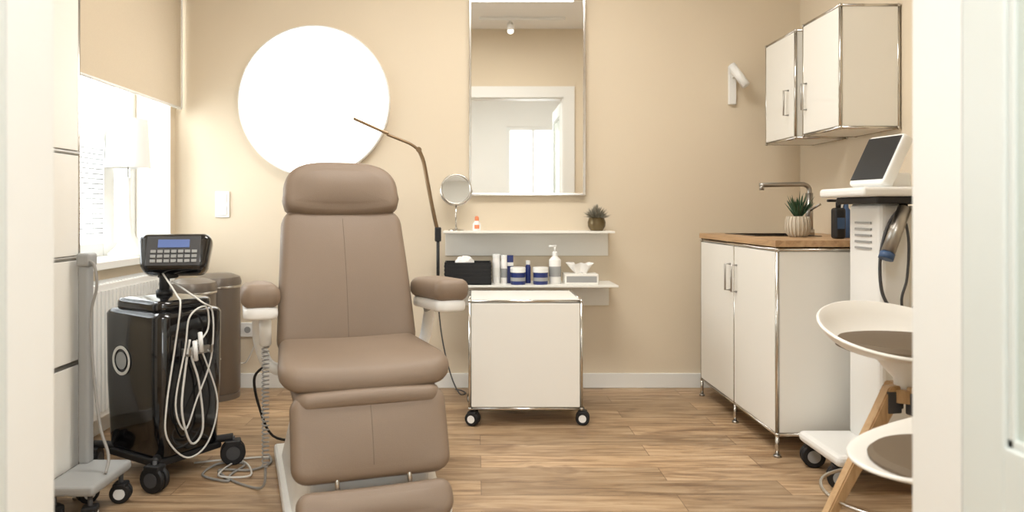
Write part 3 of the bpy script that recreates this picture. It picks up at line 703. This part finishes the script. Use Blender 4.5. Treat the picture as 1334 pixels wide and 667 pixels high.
# ------------------------------------------------------------------ white device trolley right
g=group('medical_device_trolley')
bx('column',1.542,1.66,2.78,3.02,0.13,1.08,M_white,g,bev=0.02,seg=3)
bx('column_side',1.66,1.84,2.82,3.02,0.13,1.07,M_metalw,g,bev=0.015,seg=3)
multibox('column_vents',[(1.537,1.543,2.84,2.96,0.90+0.025*k,0.908+0.025*k) for k in range(5)],M_lgrey,g)
bx('tray',1.43,1.88,2.69,3.04,1.105,1.14,M_white,g,bev=0.012,seg=3)
bx('tray_underside',1.49,1.85,2.71,3.02,1.078,1.105,M_mblack,g,bev=0.006)
bx('base_deck',1.34,1.86,2.70,3.04,0.095,0.14,M_white,g,bev=0.02,seg=3)
for k,(a,b) in enumerate(((1.375,2.755),(1.385,3.0),(1.82,2.755),(1.82,3.0))): castor(g,a,b,0.046,0.10,1.2+k*0.2,M_lgrey,w=0.02,pre=f'castor_{k}_')
sc=bpy.data.objects.new('touch_screen_unit',None); COL.objects.link(sc); sc.parent=g; sc.location=(1.60,2.885,1.243); sc.rotation_euler=(math.radians(-27),0,math.radians(-80))
slab('screen_case',rrect(0.20,0.225,0.02),0.05,0.014,lambda u,v,w:Vector((u,-w,v)),M_white,sc,cs=3)
box('screen',(0,-0.0255,0.004),(0.180,0.003,0.190),M_screen,sc,bev=0.001)
box('screen_support',(0,0.075,-0.055),(0.12,0.10,0.08),M_white,sc,bev=0.01,rot=(math.radians(27),0,0))
cyl('handpiece',(1.60,2.72,1.065),(1.525,2.70,0.895),0.024,M_steel,g,bev=0.004); cyl('handpiece_tip',(1.525,2.70,0.895),(1.515,2.697,0.872),0.026,M_bluel,g)
cyl('handpiece_holder',(1.62,2.76,1.09),(1.585,2.715,1.03),0.015,M_mblack,g)
tube('hose_1',[(1.59,2.72,1.07),(1.55,2.74,1.0),(1.520,2.74,0.88),(1.525,2.74,0.75),(1.56,2.73,0.68),(1.62,2.74,0.66),(1.68,2.78,0.70)],0.006,M_dgrey,g)
tube('hose_2',[(1.60,2.75,1.08),(1.625,2.74,0.95),(1.62,2.74,0.80),(1.60,2.74,0.70),(1.66,2.76,0.55)],0.005,M_dgrey,g)

# ------------------------------------------------------------------ shell stools
def stool(x,y,zs_,R,back,foot_r,leg0,hgt,front=0.035):
    g=group('shell_bar_stool' if zs_>0.5 else 'shell_chair',(x,y,0))
    bm=bmesh.new(); nr,nth=12,56
    c=bm.verts.new((0,0,zs_)); V=[]
    for i in range(1,nr+1):
        r=i/nr; row=[]
        for k in range(nth):
            th=2*math.pi*k/nth; cb=0.5+0.5*math.cos(th-back)
            H=front+hgt*cb**1.4
            rr=R*(r if r<0.8 else 0.8+(r-0.8)*0.9)
            row.append(bm.verts.new((rr*math.cos(th)*(1.02),rr*math.sin(th)*0.95,zs_+H*r**4-0.012*(1-cb)*r**6)))
        V.append(row)
    for k in range(nth): bm.faces.new((c,V[0][k],V[0][(k+1)%nth]))
    for A,B in zip(V[:-1],V[1:]):
        for k in range(nth): bm.faces.new((A[k],B[k],B[(k+1)%nth],A[(k+1)%nth]))
    o=mkobj('shell',bm,M_shell,g,True); s=o.modifiers.new('t','SOLIDIFY'); s.thickness=0.010; s.offset=-1
    b=o.modifiers.new('b','BEVEL'); b.width=0.003; b.segments=2
    lathe('seat_pad',[(0,0.012),(R*0.70,0.012),(R*0.79,0.022),(R*0.80,0.036),(R*0.75,0.048),(R*0.4,0.052),(0,0.052)],M_leather2,g,n=48,loc=(0,0,zs_-0.006))
    hz=zs_-0.12
    lathe('hub_cone',[(0,hz-0.02),(0.03,hz-0.02),(0.032,hz+0.04),(0.08,zs_-0.025),(0.09,zs_-0.011),(0,zs_-0.011)],M_white,g)
    lathe('hub_plate',[(0,hz-0.03),(0.05,hz-0.03),(0.05,hz+0.01),(0,hz+0.01)],M_legwood,g)
    for k in range(4):
        a=leg0+k*math.pi/2; d=Vector((math.cos(a),math.sin(a),0)); s=Vector((-math.sin(a),math.cos(a),0))
        t0=d*0.045; t1=d*foot_r
        bm=bmesh.new(); rings=[]
        for (pt,z,wr,wt) in ((t0,hz+0.02,0.022,0.018),(t0.lerp(t1,0.12),hz-0.06,0.030,0.018),(t0.lerp(t1,0.5),(hz)*0.5,0.024,0.017),(t1,0.0,0.015,0.015)):
            rings.append([bm.verts.new(Vector((pt.x,pt.y,z))+d*a1*wr+s*b1*wt) for a1,b1 in ((1,1),(-1,1),(-1,-1),(1,-1))])
        for A,B in zip(rings[:-1],rings[1:]):
            for q in range(4): bm.faces.new((A[q],A[(q+1)%4],B[(q+1)%4],B[q]))
        bm.faces.new(rings[0]); bm.faces.new(rings[-1])
        bmesh.ops.bevel(bm,geom=bm.edges[:],offset=0.004,segments=2,affect='EDGES')
        mkobj(f'leg_{k}',bm,M_legwood,g)
        box(f'leg_bracket_{k}',(d.x*0.05,d.y*0.05,hz-0.03),(0.05,0.040,0.07),M_dgrey,g,bev=0.004,rot=(0,0,a))
    if zs_>0.5:
        zr=0.15; f=1-zr/(hz); rr=0.045+(foot_r-0.045)*f
        tube('foot_ring',[(rr*math.cos(2*math.pi*k/24),rr*math.sin(2*math.pi*k/24),zr) for k in range(24)],0.006,M_chrome,g,closed=True,sub=2)
    return g
stool(1.358,2.31,0.60,0.250,math.radians(100),0.33,math.radians(190),0.105)
stool(1.190,1.78,0.405,0.26,math.radians(-10),0.25,math.radians(40),0.13)

# ------------------------------------------------------------------ added ceiling fill panels, track spotlight
def ceil_fill(x,y,w,d,e,col):  # added fill panel with area light, not a fixture of the place
    g=group('added_fill_panel',(x,y,CH))
    box('housing',(0,0,-0.02),(w,d,0.04),M_white,g,bev=0.004)
    l=bpy.data.lights.new('fill_light','AREA'); l.shape='RECTANGLE'; l.size=w*0.95; l.size_y=d*0.95; l.energy=e; l.color=col
    o=bpy.data.objects.new('fill_light',l); COL.objects.link(o); o.parent=g; o.location=(0,0,-0.045)
ceil_fill(0.1,2.85,1.5,0.7,42,(1.0,0.97,0.92))  # out-of-view panel added to light the room evenly
ceil_fill(0.0,0.1,1.2,1.2,60,(1.0,1.0,0.99))  # unseen hall panel added to brighten door leaves and camera-facing sides
g=group('track_spotlight',(0.38,1.85,CH))
bx('track',-0.35,0.45,-0.017,0.017,-0.03,0.0,M_white,g,bev=0.003)
cyl('stem',(-0.06,0,-0.03),(-0.06,0,-0.07),0.008,M_white,g); cyl('spot',(-0.06,0.05,-0.14),(-0.06,-0.03,-0.06),0.032,M_white,g)
cyl('spot_lens',(-0.06,0.0503,-0.1403),(-0.06,0.0512,-0.141),0.025,M_panel,g)

w=bpy.data.worlds.new('World'); scene.world=w; w.use_nodes=True
bg=w.node_tree.nodes['Background']; bg.inputs[0].default_value=(0.92,0.97,1.0,1); bg.inputs[1].default_value=9.0
def portal(nm,loc,rot,sx,sy):
    l=bpy.data.lights.new(nm,'AREA'); l.shape='RECTANGLE'; l.size=sx; l.size_y=sy; l.cycles.is_portal=True
    o=bpy.data.objects.new(nm,l); COL.objects.link(o); o.location=loc; o.rotation_euler=rot
portal('daylight_portal',(-2.17,(WY0+WY1)/2,(WZ0+WZ1)/2),(0,math.radians(-90),0),WZ1-WZ0,WY1-WY0)
portal('daylight_portal',(0.85,-2.32,1.6),(math.radians(90),0,math.radians(0)),0.8,1.4)

# ------------------------------------------------------------------ camera
cd=bpy.data.cameras.new('camera'); cam=bpy.data.objects.new('camera',cd); COL.objects.link(cam)
cam.location=(0,0,1.05); cam.rotation_euler=(math.radians(90),0,0)
cd.sensor_width=36; cd.lens=950/1334*36; cd.shift_x=(667-620)/1334; cd.shift_y=-(333.5-275)/1334
cd.clip_start=0.05; cd.dof.use_dof=True; cd.dof.focus_distance=3.3; cd.dof.aperture_fstop=2.2
scene.camera=cam
scene.view_settings.view_transform='Standard'
scene.view_settings.look='None'
scene.view_settings.exposure=0.15
